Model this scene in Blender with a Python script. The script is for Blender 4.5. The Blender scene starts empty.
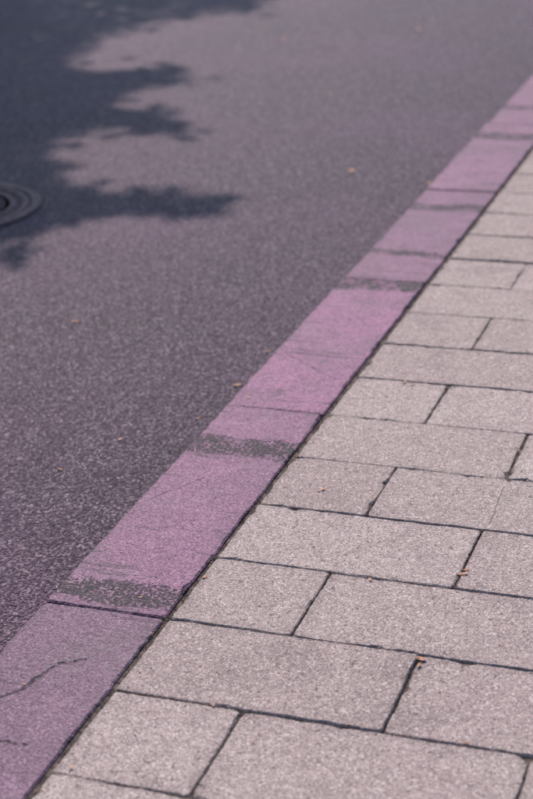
import bpy, math, random
import numpy as np
from mathutils import Vector, Matrix, noise as mnoise
random.seed(7); rng=np.random.default_rng(7)
scn=bpy.context.scene
ROADZ=-0.10
# ------------------------------------------------ camera (solved from the paving grid)
f,pitch,yaw,roll,cx,cy,h,KW=1600.3,0.4002,-0.3643,-0.0549,1.1479,-2.4119,1.5695,0.262
fw=Vector((math.sin(yaw)*math.cos(pitch),math.cos(yaw)*math.cos(pitch),-math.sin(pitch)))
r0=Vector((math.cos(yaw),-math.sin(yaw),0)); u0=r0.cross(fw)
rt=r0*math.cos(roll)+u0*math.sin(roll); up=rt.cross(fw)
C=Vector((cx,cy,h))
def inv(px,py,z=0.0):
    d=fw*f+rt*(px-266.5)-up*(py-399.5)
    return C+d*((z-C.z)/d.z)
def proj(P):
    v=Vector(P)-C; return 266.5+f*v.dot(rt)/v.dot(fw), 399.5-f*v.dot(up)/v.dot(fw)
cd=bpy.data.cameras.new("camera"); co=bpy.data.objects.new("camera",cd); scn.collection.objects.link(co)
M=Matrix.Identity(4)
for i in range(3):
    M[i][0]=rt[i];M[i][1]=up[i];M[i][2]=-fw[i];M[i][3]=C[i]
co.matrix_world=M
cd.sensor_fit='HORIZONTAL'; cd.sensor_width=24; cd.lens=f/533*24; cd.clip_end=1500; cd.clip_start=.05
cd.dof.use_dof=True; cd.dof.focus_distance=(inv(300,560)-C).dot(fw); cd.dof.aperture_fstop=3.4
scn.camera=co
# ------------------------------------------------ light
EL=math.radians(47); az=Vector((-.50,.80,0)).normalized()
S=Vector((az.x*math.cos(EL),az.y*math.cos(EL),math.sin(EL)))
w=bpy.data.worlds.new("World"); scn.world=w; w.use_nodes=True
nt=w.node_tree; bg=nt.nodes["Background"]; sk=nt.nodes.new("ShaderNodeTexSky"); sk.sky_type='NISHITA'; sk.sun_disc=False
sk.sun_elevation=EL; sk.sun_rotation=math.atan2(S.x,S.y); nt.links.new(sk.outputs[0],bg.inputs[0]); bg.inputs[1].default_value=.145
sk.ozone_density=3.5
sl=bpy.data.lights.new("sun","SUN"); sl.energy=4.7; sl.angle=math.radians(.6); sl.color=(1,.89,.81)
so=bpy.data.objects.new("sun",sl); scn.collection.objects.link(so); so.rotation_euler=S.to_track_quat('Z','Y').to_euler()
scn.view_settings.view_transform='Standard'; scn.view_settings.look='None'; scn.view_settings.exposure=0
# ------------------------------------------------ node helper
class N:
    def __init__(s,name):
        s.m=bpy.data.materials.new(name); s.m.use_nodes=True; s.t=s.m.node_tree
        s.b=s.t.nodes["Principled BSDF"]
        s.co=s.t.nodes.new("ShaderNodeTexCoord").outputs["Object"]
    def put(s,sock,v):
        if hasattr(v,'is_output') : s.t.links.new(v,sock)
        elif isinstance(v,(tuple,list)):
            sock.default_value=tuple(v)+((1,) if len(sock.default_value)==4 and len(v)==3 else ())
        else: sock.default_value=v
    def math(s,op,a,b=0.0,c=None,clamp=False):
        n=s.t.nodes.new("ShaderNodeMath"); n.operation=op; n.use_clamp=clamp
        s.put(n.inputs[0],a); s.put(n.inputs[1],b)
        if c is not None: s.put(n.inputs[2],c)
        return n.outputs[0]
    def noise(s,scale,detail=3,rough=.55,vec=None,dist=0,out=0):
        n=s.t.nodes.new("ShaderNodeTexNoise"); n.inputs["Scale"].default_value=scale; n.inputs["Detail"].default_value=detail
        n.inputs["Roughness"].default_value=rough; n.inputs["Distortion"].default_value=dist
        s.t.links.new(vec or s.co,n.inputs["Vector"]); return n.outputs[out]
    def vor(s,scale,vec=None,feature='F1',rand=1):
        n=s.t.nodes.new("ShaderNodeTexVoronoi"); n.feature=feature; n.inputs["Scale"].default_value=scale; n.inputs["Randomness"].default_value=rand
        s.t.links.new(vec or s.co,n.inputs["Vector"]); return n
    def ramp(s,v,a,b,lo=0.0,hi=1.0):
        n=s.t.nodes.new("ShaderNodeMapRange"); n.interpolation_type='SMOOTHSTEP'
        s.put(n.inputs[0],v)
        for i,x in zip((1,2,3,4),(a,b,lo,hi)): n.inputs[i].default_value=x
        return n.outputs[0]
    def mix(s,fac,a,b,mode='MIX'):
        n=s.t.nodes.new("ShaderNodeMix"); n.data_type='RGBA'; n.blend_type=mode
        s.put(n.inputs[0],fac); s.put(n.inputs[6],a); s.put(n.inputs[7],b); return n.outputs[2]
    def sep(s,v):
        n=s.t.nodes.new("ShaderNodeSeparateXYZ"); s.t.links.new(v,n.inputs[0]); return n.outputs
    def bump(s,hgt,strength,dist,prev=None):
        n=s.t.nodes.new("ShaderNodeBump"); s.put(n.inputs["Height"],hgt); n.inputs["Strength"].default_value=strength; n.inputs["Distance"].default_value=dist
        if prev: s.t.links.new(prev,n.inputs["Normal"])
        return n.outputs[0]
    def warp(s,scale,amt):
        n=s.noise(scale,2,out=1)
        a=s.t.nodes.new("ShaderNodeVectorMath"); a.operation='MULTIPLY_ADD'; s.t.links.new(n,a.inputs[0]); a.inputs[1].default_value=(amt,)*3; s.t.links.new(s.co,a.inputs[2])
        return a.outputs[0]
    def seg(s,P,A,B):
        ax,ay=A; bx,by=B; dx,dy=bx-ax,by-ay; L=dx*dx+dy*dy
        qx=s.math('SUBTRACT',P[0],ax); qy=s.math('SUBTRACT',P[1],ay)
        t=s.math('ADD',s.math('MULTIPLY',qx,dx/L),s.math('MULTIPLY',qy,dy/L),clamp=True)
        ex=s.math('SUBTRACT',qx,s.math('MULTIPLY',t,dx)); ey=s.math('SUBTRACT',qy,s.math('MULTIPLY',t,dy))
        return s.math('SQRT',s.math('ADD',s.math('MULTIPLY',ex,ex),s.math('MULTIPLY',ey,ey)))
    def fin(s,col,rough=.8,nor=None,spec=.5):
        s.put(s.b.inputs["Base Color"],col); s.put(s.b.inputs["Roughness"],rough); s.b.inputs["Specular IOR Level"].default_value=spec
        if nor: s.t.links.new(nor,s.b.inputs["Normal"])
        return s.m
def cellrand(n,v):
    return n.sep(v.outputs["Color"])
# asphalt
def asphalt():
    n=N("asphalt"); wp=n.warp(60,.006)
    v=n.vor(140,wp); c=cellrand(n,v); v2=n.vor(340); c2=cellrand(n,v2)
    big=n.noise(.9,4); mid=n.noise(9,4); patch=n.noise(.45,2)
    stone=n.mix(c[0],(.006,.005,.008),(.078,.048,.072))
    stone=n.mix(n.ramp(c[1],.91,.97),stone,(.36,.28,.33))
    fine=n.mix(c2[0],(.005,.004,.007),(.056,.035,.055))
    fine=n.mix(n.ramp(c2[1],.93,.97),fine,(.44,.35,.41))
    col=n.mix(n.ramp(v.outputs["Distance"],.38,.60),stone,fine)
    col=n.mix(n.ramp(big,.35,.7,0,.4),col,(.090,.046,.080))
    col=n.mix(n.ramp(patch,.45,.6,0,.25),col,(.12,.060,.102))
    col=n.mix(n.ramp(mid,.5,.75,0,.4),col,(.015,.011,.017))
    hgt=n.math('MULTIPLY',n.ramp(v.outputs["Distance"],.0,.65,1,0),n.math('ADD',c[2],.35))
    nb=n.bump(hgt,1,.0055); nb=n.bump(c2[2],.6,.002,nb); nb=n.bump(mid,.3,.01,nb)
    n.b.inputs["Specular Tint"].default_value=(1,.74,1,1)
    return n.fin(col,n.math('ADD',n.math('MULTIPLY',c[1],-.35),.78),nb,.28)
# concrete paver
def paver_mat(name="paver_concrete"):
    n=N(name)
    at=n.t.nodes.new("ShaderNodeAttribute"); at.attribute_name="tone"; tone=n.sep(at.outputs["Color"])
    v=n.vor(220,n.warp(80,.004)); c=cellrand(n,v); v2=n.vor(450); c2=cellrand(n,v2)
    big=n.noise(2.2,5,.6); mid=n.noise(14,5,.65); spots=n.noise(75,3,.6); stain=n.noise(4.5,4,.7,n.warp(3,.4))
    base=n.mix(tone[0],(.375,.295,.270),(.510,.418,.385))
    base=n.mix(n.ramp(big,.35,.7,0,.5),base,(.385,.280,.285))
    base=n.mix(n.ramp(mid,.42,.75,0,.5),base,(.280,.215,.205))
    base=n.mix(n.ramp(stain,.54,.70,0,.45),base,(.215,.160,.158))
    g=n.mix(n.ramp(c[0],0,1),base,(.17,.13,.125)); col=n.mix(.45,base,g)
    col=n.mix(n.ramp(c2[0],.72,.94,0,.75),col,(.12,.09,.088))
    col=n.mix(n.ramp(c2[1],.86,.96,0,.68),col,(.74,.65,.61))
    col=n.mix(n.ramp(c[1],.94,.98,0,.5),col,(.72,.62,.58))
    pit=n.ramp(spots,.63,.70)
    col=n.mix(n.math('MULTIPLY',pit,.6),col,(.11,.085,.085))
    dn=n.noise(45,4,.7)
    col=n.mix(n.math('MULTIPLY',tone[1],n.ramp(dn,.3,.6)),col,(.12,.090,.080))
    P=n.sep(n.warp(30,.012)); d=n.seg(P,(.516,.53),(.508,.72))
    crk=n.ramp(d,.0005,.0016,.8,0); col=n.mix(crk,col,(.07,.05,.05))
    nb=n.bump(n.math('SUBTRACT',n.ramp(v.outputs["Distance"],0,.6,1,0),n.math('MULTIPLY',pit,2.0)),.85,.0018)
    nb=n.bump(c2[2],.55,.0010,nb); nb=n.bump(mid,.6,.009,nb)
    return n.fin(col,.8,nb,.35)
# painted kerb
def kerb_mat():
    n=N("kerb_paint"); wp=n.warp(25,.02); P=n.sep(wp); x,y=P[0],P[1]
    v=n.vor(190,n.warp(80,.004)); c=cellrand(n,v); v2=n.vor(420); c2=cellrand(n,v2)
    big=n.noise(2.6,5,.6); mid=n.noise(16,5,.7); fine=n.noise(90,4,.7); pits=n.noise(130,2,.6); cloud=n.noise(6,4,.65,n.warp(4,.3))
    at=n.t.nodes.new("ShaderNodeAttribute"); at.attribute_name="tone"; tone=n.sep(at.outputs["Color"])
    paint=n.mix(tone[0],(.180,.104,.148),(.400,.165,.290))
    paint=n.mix(n.ramp(big,.35,.7,0,.6),paint,(.215,.095,.175))
    paint=n.mix(n.ramp(mid,.48,.75,0,.6),paint,(.130,.066,.108))
    paint=n.mix(n.ramp(cloud,.52,.72,0,.4),paint,(.41,.240,.335))
    paint=n.mix(n.ramp(cloud,.45,.28,0,.5),paint,(.115,.072,.100))
    paint=n.mix(n.ramp(c2[0],.70,.95,0,.7),paint,(.06,.035,.055))
    paint=n.mix(n.ramp(c2[1],.88,.97,0,.65),paint,(.56,.38,.48))
    paint=n.mix(n.ramp(c[0],0,1,0,.35),paint,(.09,.05,.08))
    near=n.ramp(y,-.15,.12,1,0)
    wear=n.ramp(n.math('ADD',n.math('MULTIPLY',big,.6),n.math('MULTIPLY',fine,.5)),.53,.66)
    wear=n.math('MULTIPLY',wear,n.math('ADD',n.math('MULTIPLY',near,.5),.34))
    col=n.mix(wear,paint,(.16,.118,.138))
    yw=n.math('ADD',y,n.math('MULTIPLY',n.math('SUBTRACT',cloud,.5),.10))
    tot=None
    for (yc,hw,k) in ((.085,.042,1),(.775,.048,1),(1.965,.048,.9),(2.27,.022,.8),(2.80,.04,.9),(3.80,.05,.8),(4.30,.04,.6),(5.1,.05,.7),(-.82,.05,.8)):
        d=n.math('ABSOLUTE',n.math('SUBTRACT',yw,yc)); b=n.ramp(d,hw*.4,hw*1.4,k,0)
        tot=b if tot is None else n.math('MAXIMUM',tot,b)
    pitm=n.ramp(n.math('ADD',n.math('ADD',n.math('MULTIPLY',pits,.62),n.math('MULTIPLY',mid,.38)),n.math('MULTIPLY',tot,.05)),.505,.55)
    bandm=n.math('MULTIPLY',n.ramp(tot,0,.5),pitm)
    col=n.mix(n.math('MULTIPLY',tot,.2),col,(.14,.08,.13))
    col=n.mix(n.math('MULTIPLY',bandm,.97),col,(.020,.013,.020))
    iso=n.ramp(pits,.68,.73); col=n.mix(n.math('MULTIPLY',iso,.7),col,(.05,.035,.05))
    rot=n.t.nodes.new("ShaderNodeMapping"); rot.inputs["Rotation"].default_value=(0,0,math.radians(38)); rot.inputs["Scale"].default_value=(4,55,1); n.t.links.new(wp,rot.inputs[0])
    sc=n.ramp(n.noise(1.0,3,.6,rot.outputs[0]),.57,.63); sc=n.math('MULTIPLY',sc,n.ramp(n.noise(3.5,2),.40,.54))
    col=n.mix(n.math('MULTIPLY',sc,.65),col,(.055,.034,.05))
    crs=[[(0,698),(22,690),(42,676),(60,664),(86,660)],[(-6,742),(26,745)],[(150,500),(205,478)],[(283,352),(335,380)]]
    cm=None
    for ln in crs:
        W=[inv(a,b) for a,b in ln]
        for a,b in zip(W,W[1:]):
            d=n.seg(P,(a.x+.01,a.y+.01),(b.x+.01,b.y+.01)); e=n.ramp(d,.001,.0070,1,0) if ln[0][1]>600 else n.ramp(d,.0006,.0025,.5,0)
            cm=e if cm is None else n.math('MAXIMUM',cm,e)
    cm=n.math('MULTIPLY',cm,n.ramp(fine,.44,.54))
    col=n.mix(cm,col,(.020,.013,.018))
    col=n.mix(n.math('MULTIPLY',tone[1],n.ramp(fine,.35,.6)),col,(.08,.058,.072))
    hgt=n.ramp(v.outputs["Distance"],0,.6,1,0)
    nb=n.bump(hgt,.85,.0022); nb=n.bump(c2[2],.6,.0012,nb)
    nb=n.bump(n.math('ADD',bandm,n.math('ADD',iso,cm)),.9,-.004,nb); nb=n.bump(mid,.6,.008,nb)
    return n.fin(col,.68,nb,.38)
def simple(name,a,b,scale,rough=.9,bs=.5,bd=.003,detail=5):
    n=N(name); v=n.noise(scale,detail,.65); return n.fin(n.mix(n.ramp(v,.35,.68),a,b),rough,n.bump(v,bs,bd),.3)
A=asphalt(); PM=paver_mat(); KM=kerb_mat()
bedm=simple("joint_dirt",(.040,.030,.026),(.16,.125,.105),28,.95,1,.004)
grass=simple("grass",(.035,.06,.02),(.08,.11,.035),25,.95,1,.03)
# ------------------------------------------------ mesh helpers
def mk(name,V,F,mat,parent=None,tone=None,smooth=False):
    me=bpy.data.meshes.new(name); me.from_pydata(V,[],F); me.update()
    if tone is not None:
        a=me.color_attributes.new("tone",'FLOAT_COLOR','POINT'); a.data.foreach_set("color",np.array(tone,dtype=np.float32).ravel())
    ob=bpy.data.objects.new(name,me); scn.collection.objects.link(ob); me.materials.append(mat)
    if smooth: me.polygons.foreach_set("use_smooth",[True]*len(F))
    if parent: ob.parent=parent
    return ob
def slab(V,F,T,x0,x1,y0,y1,zb,zt,step,jit,ch,tilt=.0012,chips=.03,dirt=.5,tv=None):
    pts=[]
    cor=[(x0,y0),(x1,y0),(x1,y1),(x0,y1)]; nor=[(0,-1),(1,0),(0,1),(-1,0)]
    for k in range(4):
        a=cor[k];b=cor[(k+1)%4];L=math.hypot(b[0]-a[0],b[1]-a[1]);m=max(1,int(L/step))
        ph=[random.uniform(0,6.28) for _ in range(3)]
        for i in range(m):
            t=i/m; s=t*L
            if i==0:
                n2=nor[k-1]; nx,ny=(nor[k][0]+n2[0])*.7,(nor[k][1]+n2[1])*.7; c=-random.uniform(.001,.005)
            else:
                nx,ny=nor[k]; c=jit*(math.sin(s*23+ph[0])*.5+math.sin(s*61+ph[1])*.35)+random.gauss(0,jit*.4)
            pts.append((a[0]+(b[0]-a[0])*t+nx*c,a[1]+(b[1]-a[1])*t+ny*c))
    n=len(pts); o=len(V); tx,ty=random.gauss(0,tilt),random.gauss(0,tilt); mx,my=(x0+x1)/2,(y0+y1)/2
    hx,hy=(x1-x0)/2,(y1-y0)/2
    tv=random.random() if tv is None else tv
    chip=[0.0]*n
    for i in range(n):
        if random.random()<chips:
            s=random.uniform(.001,.004) if random.random()<.75 else random.uniform(.004,.010)
            for d,k in ((0,1),(-1,.6),(1,.6),(-2,.25),(2,.25)): chip[(i+d)%n]=max(chip[(i+d)%n],s*k*random.uniform(.7,1.2))
    for lev in range(4):
        for i,(x,y) in enumerate(pts):
            if lev<2: off=chip[i]*.45; z=zb if lev==0 else zt-ch*.9-chip[i]*.6
            elif lev==2: off=ch*.8+chip[i]; z=zt
            else: off=ch*.8+.018; z=zt
            X=mx+(x-mx)*(1-off/hx); Y=my+(y-my)*(1-off/hy)
            if lev>=2: z+=(X-mx)*tx*4+(Y-my)*ty*4
            V.append((X,Y,z)); T.append((tv,min(1,dirt+chip[i]*60) if lev<2 else (dirt*random.uniform(.1,.9) if lev==2 else 0),0,1))
    for lev in range(3):
        for i in range(n):
            j=(i+1)%n; F.append((o+lev*n+i,o+lev*n+j,o+(lev+1)*n+j,o+(lev+1)*n+i))
    F.append(tuple(o+3*n+i for i in range(n)))
# pavement
pav=bpy.data.objects.new("pavement",None); scn.collection.objects.link(pav)
V=[];F=[];T=[]
PW=2.5
for k in range(-24,120):
    y0=k*.25; xs=[0.004]
    x=.25 if k%2==0 else .5
    while x<PW-.01: xs.append(x); x+=.5
    xs.append(PW)
    near=-4<=k<=36
    rowj=random.gauss(0,.0010)
    for a,b in zip(xs,xs[1:]):
        nr=near and a<1.8
        g=random.uniform(.0010,.0020); g2=random.uniform(.0009,.0026)
        jx=random.gauss(0,.001)
        slab(V,F,T,a+g2+ (jx if a>.01 else .001),b-g2+random.gauss(0,.0008),y0+g+rowj+random.gauss(0,.0005),y0+.25-g+rowj,-.06,random.gauss(0,.0009),.008 if nr else .12,.0011 if nr else .0003,.0026,.0010,.07 if nr else 0,.5)
mk("pavers",V,F,PM,pav,T)
mk("joint_bed",[(-.004,-6,-.0052),(PW,-6,-.0052),(PW,30,-.0052),(-.004,30,-.0052)],[(0,1,2,3)],bedm,pav)
# kerbs
def kerb(name,xl,xr,near=True):
    V=[];F=[];T=[]
    for k in range(-6,30):
        j=random.gauss(0,.0015)
        nr=near and -2<=k<=8
        slab(V,F,T,xl+j,xr+j*.3,k+.0018,k+.9982,-.30,random.gauss(.001,.0008),.010 if nr else .3,.0018 if nr else .0002,.004,.0003,.06 if nr else 0,.45,tv={-1:.12,0:.6,1:.95,2:.45,3:.5}.get(k,random.uniform(.3,.6)))
    return mk(name,V,F,KM,None,T)
kerb("kerb",-KW,-.006)
# road, ground
def sheet(name,x0,x1,y0,y1,z,mat): return mk(name,[(x0,y0,z),(x1,y0,z),(x1,y1,z),(x0,y1,z)],[(0,1,2,3)],mat)
sheet("road",-6.0,-KW-.001,-200,300,ROADZ,A)
sheet("ground",-600,600,-600,600,ROADZ-.06,grass)
kb=kerb("kerb",-6.25,-6.0,False)
def verge(name,x0,x1,z):
    V=[(x0,-200,z),(x1,-200,z),(x1,300,z),(x0,300,z),(x0,-200,z-.3),(x1,-200,z-.3),(x1,300,z-.3),(x0,300,z-.3)]
    mk(name,V,[(0,1,2,3),(0,4,5,1),(1,5,6,2),(2,6,7,3),(3,7,4,0)],grass)
verge("grass_verge",-60,-6.26,-.01); verge("grass_verge",PW+.01,60,-.012)
# ------------------------------------------------ manhole cover
iron=N("cast_iron"); nz=iron.noise(70,4); irm=iron.fin(iron.mix(iron.ramp(nz,.4,.65),(.065,.040,.045),(.18,.095,.10)),.6,iron.bump(nz,.5,.002)); irm.node_tree.nodes["Principled BSDF"].inputs["Metallic"].default_value=.15
R=.37; pr=inv(41,204,ROADZ); MC=Vector((pr.x,pr.y,0))-Vector((r0.x,r0.y,0))*R
prof=[(R,-.02),(R,.005),(R-.004,.007),(R-.035,.007),(R-.037,.004),(R-.037,-.014),(R-.044,-.014),(R-.044,.003),(R-.047,.006),(R-.068,.006),(R-.071,.0),(R-.10,.0),(R-.103,.005),(R-.118,.005),(R-.121,-.001),(R-.20,-.001),(R-.203,.005),(R-.218,.005),(R-.221,-.001),(.06,-.001),(.057,.005),(0.001,.005)]
V=[];F=[];n=96
for (r,z) in prof:
    for i in range(n): V.append((MC.x+r*math.cos(i/n*6.28318),MC.y+r*math.sin(i/n*6.28318),ROADZ+.001+z))
for a in range(len(prof)-1):
    for i in range(n): F.append((a*n+i,a*n+(i+1)%n,(a+1)*n+(i+1)%n,(a+1)*n+i))
F.append(tuple((len(prof)-1)*n+i for i in range(n)))
def boxr(V,F,ang,r,lr,lt,z0,z1):
    o=len(V); ca,sa=math.cos(ang),math.sin(ang)
    for z,k in ((z0,1),(z1,.8)):
        for a,b in ((-1,-1),(1,-1),(1,1),(-1,1)):
            rr=r+a*lr/2*k; tt=b*lt/2*k; V.append((MC.x+ca*rr-sa*tt,MC.y+sa*rr+ca*tt,z))
    F+= [(o+4,o+5,o+6,o+7)]+[(o+i,o+(i+1)%4,o+4+(i+1)%4,o+4+i) for i in range(4)]
for rr,c in ((R-.16,28),(R-.255,14),(R-.085,44)):
    for i in range(c): boxr(V,F,i/c*6.283+.05,rr,.05 if rr<R-.1 else .018,.022,ROADZ-.002,ROADZ+.006)
mk("manhole_cover",V,F,irm)
# ------------------------------------------------ tree
dark=[(-10,-10),(295,-10),(280,3),(230,12),(185,18),(150,30),(120,30),(95,42),(70,58),(66,68),(100,72),(150,64),(192,70),(185,80),(140,86),(105,95),(100,105),(135,108),(170,116),(200,130),(190,138),(150,136),(110,128),(75,128),(62,140),(50,155),(60,175),(75,190),(110,194),(160,194),(228,202),(222,213),(170,217),(110,217),(60,215),(30,226),(10,252),(-10,272)]
def inpoly(x,y):
    c=False;j=len(dark)-1
    for i in range(len(dark)):
        xi,yi=dark[i];xj,yj=dark[j]
        if (yi>y)!=(yj>y) and x<(xj-xi)*(y-yi)/(yj-yi)+xi: c=not c
        j=i
    return c
def ok(P,jj=0):
    t=(P[2]-ROADZ)/S.z; G=Vector((P[0]-S.x*t,P[1]-S.y*t,ROADZ))
    v=G-C
    if v.dot(fw)<.5: return False
    x,y=proj(G)
    # ragged crown outline: wander with the position along the ground
    q=mnoise.noise(G*3.1); q2=mnoise.noise(G*6.5+Vector((9,3,1)))
    x+=26*q+14*q2; y+=9*mnoise.noise(G*4.0+Vector((4,8,2)))
    if jj: x+=random.gauss(0,jj); y+=random.gauss(0,jj*.5)
    if x<-8 or y<-8:
        if x>300 and y>-60: return False
        if x<=-8 and y>275: return False
        return True
    if x>541 or y>807: return False
    return inpoly(x,y)
G0=inv(60,40,ROADZ); CC=Vector((G0.x,G0.y,ROADZ))+S*((6.0-ROADZ)/S.z)
CC=Vector((CC.x-.6,CC.y+.5,6.0)); TB=Vector((CC.x-.3,CC.y+.5,-.02))
RX,RZ=3.9,2.6
leafV=[];leafF=[];clumps=[]
while len(clumps)<1500:
    p=Vector((random.uniform(-1,1),random.uniform(-1,1),random.uniform(-1,1)))
    if p.length>1 or (p.length<.35 and random.random()<.8): continue
    p=Vector((CC.x+p.x*RX,CC.y+p.y*RX,CC.z+p.z*RZ))
    if ok(p): clumps.append(p)
nmain=len(clumps); m=0
while m<120:   # extra leaf clumps added along the sun rays to darken the shadow's tongues
    px=random.uniform(0,235); py=random.choice((random.uniform(190,262),random.uniform(60,142)))
    g=inv(px,py,ROADZ)
    p=g+S*(random.uniform(4.2,7.0)/S.z)
    if not ok(p): continue
    clumps.append(p); m+=1
for ci,p in enumerate(clumps):
    for _ in range(26 if ci<nmain else 15):
        q=p+Vector((random.gauss(0,.16),random.gauss(0,.16),random.gauss(0,.12)))
        if not ok(q,7): continue
        a=Vector((random.gauss(0,1),random.gauss(0,1),random.gauss(-.2,.5))).normalized(); b=a.cross(Vector((random.gauss(0,.4),random.gauss(0,.4),1))).normalized()
        L=random.uniform(.08,.14); W=L*.36; o=len(leafV); nn=a.cross(b)*.012
        for v in (q,q+a*L*.45+b*W+nn,q+a*L,q+a*L*.45-b*W+nn): leafV.append(tuple(v))
        leafF+= [(o,o+1,o+2),(o,o+2,o+3)]
tree=bpy.data.objects.new("street_tree",None); scn.collection.objects.link(tree)
lm=simple("leaf",(.045,.085,.02),(.09,.13,.035),3,.6,0,.001)
mk("foliage",leafV,leafF,lm,tree)
V=[];F=[]
def tube(pts,rad,n=9):
    o=len(V)
    for i,(p,r) in enumerate(zip(pts,rad)):
        d=(pts[min(i+1,len(pts)-1)]-pts[max(i-1,0)]).normalized(); a=d.orthogonal().normalized(); b=d.cross(a)
        for k in range(n):
            t=k/n*6.283; V.append(tuple(p+(a*math.cos(t)+b*math.sin(t))*r*random.uniform(.93,1.07)))
    for i in range(len(pts)-1):
        for k in range(n): F.append((o+i*n+k,o+i*n+(k+1)%n,o+(i+1)*n+(k+1)%n,o+(i+1)*n+k))
fork=TB+Vector((.1,-.1,2.9))
tube([TB,TB+Vector((0,0,.25)),TB+Vector((.05,0,1.5)),fork,fork+Vector((.05,-.1,1.4)),CC+Vector((0,0,1.2))],[.24,.17,.15,.13,.10,.04],12)
cnt=0
for p in random.sample(clumps,600):
    s=fork+(CC-fork)*random.uniform(0,.8); m=s*.5+p*.5+Vector((0,0,-.15+random.uniform(-.2,.3)))
    if not all(ok(m.lerp(p,t)) and ok(s.lerp(m,t)) for t in (0,.2,.4,.6,.8,1)): continue
    tube([s,s*.75+m*.25+Vector((0,0,.03)),m,p],[.05,.035,.022,.007],6); cnt+=1
    if cnt>90: break
mk("trunk_and_limbs",V,F,simple("bark",(.05,.038,.028),(.14,.11,.085),18,.95,1,.02),tree,smooth=True)
# ------------------------------------------------ litter
def lmix(name,a,b): return simple(name,a,b,90,.75,.6,.002)
V=[];F=[]
def flake(px,py,size,z=0.0,P=None):
    P=P or inv(px,py,z); P.z=z+.0015; a0=random.uniform(0,6.28); n=9; o=len(V)
    V.append((P.x,P.y,P.z+size*.18))
    asp=random.uniform(.35,.65)
    for i in range(n):
        t=i/n*6.283; r=size*random.uniform(.65,1.15); X=r*math.cos(t);Y=r*asp*math.sin(t)
        V.append((P.x+X*math.cos(a0)-Y*math.sin(a0),P.y+X*math.sin(a0)+Y*math.cos(a0),P.z+.0005+abs(X)*random.uniform(.1,.45)))
    for i in range(n): F.append((o,o+1+i,o+1+(i+1)%n))
for px,py,s in ((405,383,.010),(412,385,.007),(323,490,.010),(318,492,.006),(421,660,.011),(419,666,.007),(463,575,.012),(466,571,.008),(205,578,.007),(213,706,.006),(152,634,.006),(248,398,.007),(140,598,.006),(430,184,.014),(505,205,.012),(300,457,.006),(370,580,.006),(245,620,.004),(520,452,.006),(71,768,.006),(466,744,.006)):
    flake(px,py,s)
for px,py,s in ((76,322,.018),(352,172,.028),(284,40,.024),(237,386,.013),(198,419,.011),(268,352,.009),(120,440,.008),(330,95,.018),(60,470,.008),(420,30,.025)):
    flake(px,py,s,ROADZ)
for _ in range(60):
    flake(0,0,random.uniform(.002,.0045),0.0,Vector((random.uniform(-.2,1.4),random.uniform(-.6,5),0)))
mk("dry_leaf_litter",V,F,lmix("dry_leaf",(.32,.15,.08),(.60,.36,.26)))
V=[];F=[]
def crumb(x,y,z,s):
    o=len(V); base=[(1,0,0),(0,1,0),(-1,0,0),(0,-1,0),(0,0,1),(0,0,-1)]
    q=random.uniform(0,6.28)
    for b in base:
        X,Y=b[0]*math.cos(q)-b[1]*math.sin(q),b[0]*math.sin(q)+b[1]*math.cos(q); k=s*random.uniform(.6,1.2)
        V.append((x+X*k,y+Y*k,z+b[2]*k*.7))
    for a,b in ((0,1),(1,2),(2,3),(3,0)): F.append((o+a,o+b,o+4)); F.append((o+b,o+a,o+5))
for _ in range(6000):
    k=random.randint(-3,24)
    if random.random()<.55: x=random.uniform(0,1.6); y=k*.25+random.gauss(0,.002)
    elif random.random()<.5: x=(.25 if k%2==0 else .5)+random.choice((0,.5,1))+random.gauss(0,.002); y=k*.25+random.uniform(0,.25)
    else: x=random.gauss(-.001,.003); y=random.uniform(-.7,6)
    crumb(x,y,-.0038,random.uniform(.0008,.0024))
for px,py in ((463,575),(420,661),(203,785),(245,712),(166,618),(215,557),(370,514),(330,573),(482,532),(262,500),(455,586),(510,480),(450,388)):
    P=inv(px,py)
    for _ in range(60): crumb(P.x+random.gauss(0,.006),P.y+random.gauss(0,.006),random.uniform(-.003,.0008),random.uniform(.0008,.0022))
mk("joint_grit",V,F,simple("grit_dark",(.045,.032,.024),(.26,.195,.16),150),pav)
V=[];F=[]
for _ in range(1800):
    x=random.uniform(-.25,1.7); y=random.uniform(-.8,5); crumb(x,y,.0012,random.choice((.0007,.001,.0013,.0022)))
for _ in range(2600):
    x=-KW-.06-abs(random.gauss(0,.7)); y=random.uniform(-.8,6); crumb(x,y,ROADZ+.002,random.uniform(.001,.0035))
mk("loose_grit",V,F,simple("grit_light",(.12,.10,.10),(.55,.50,.48),120))
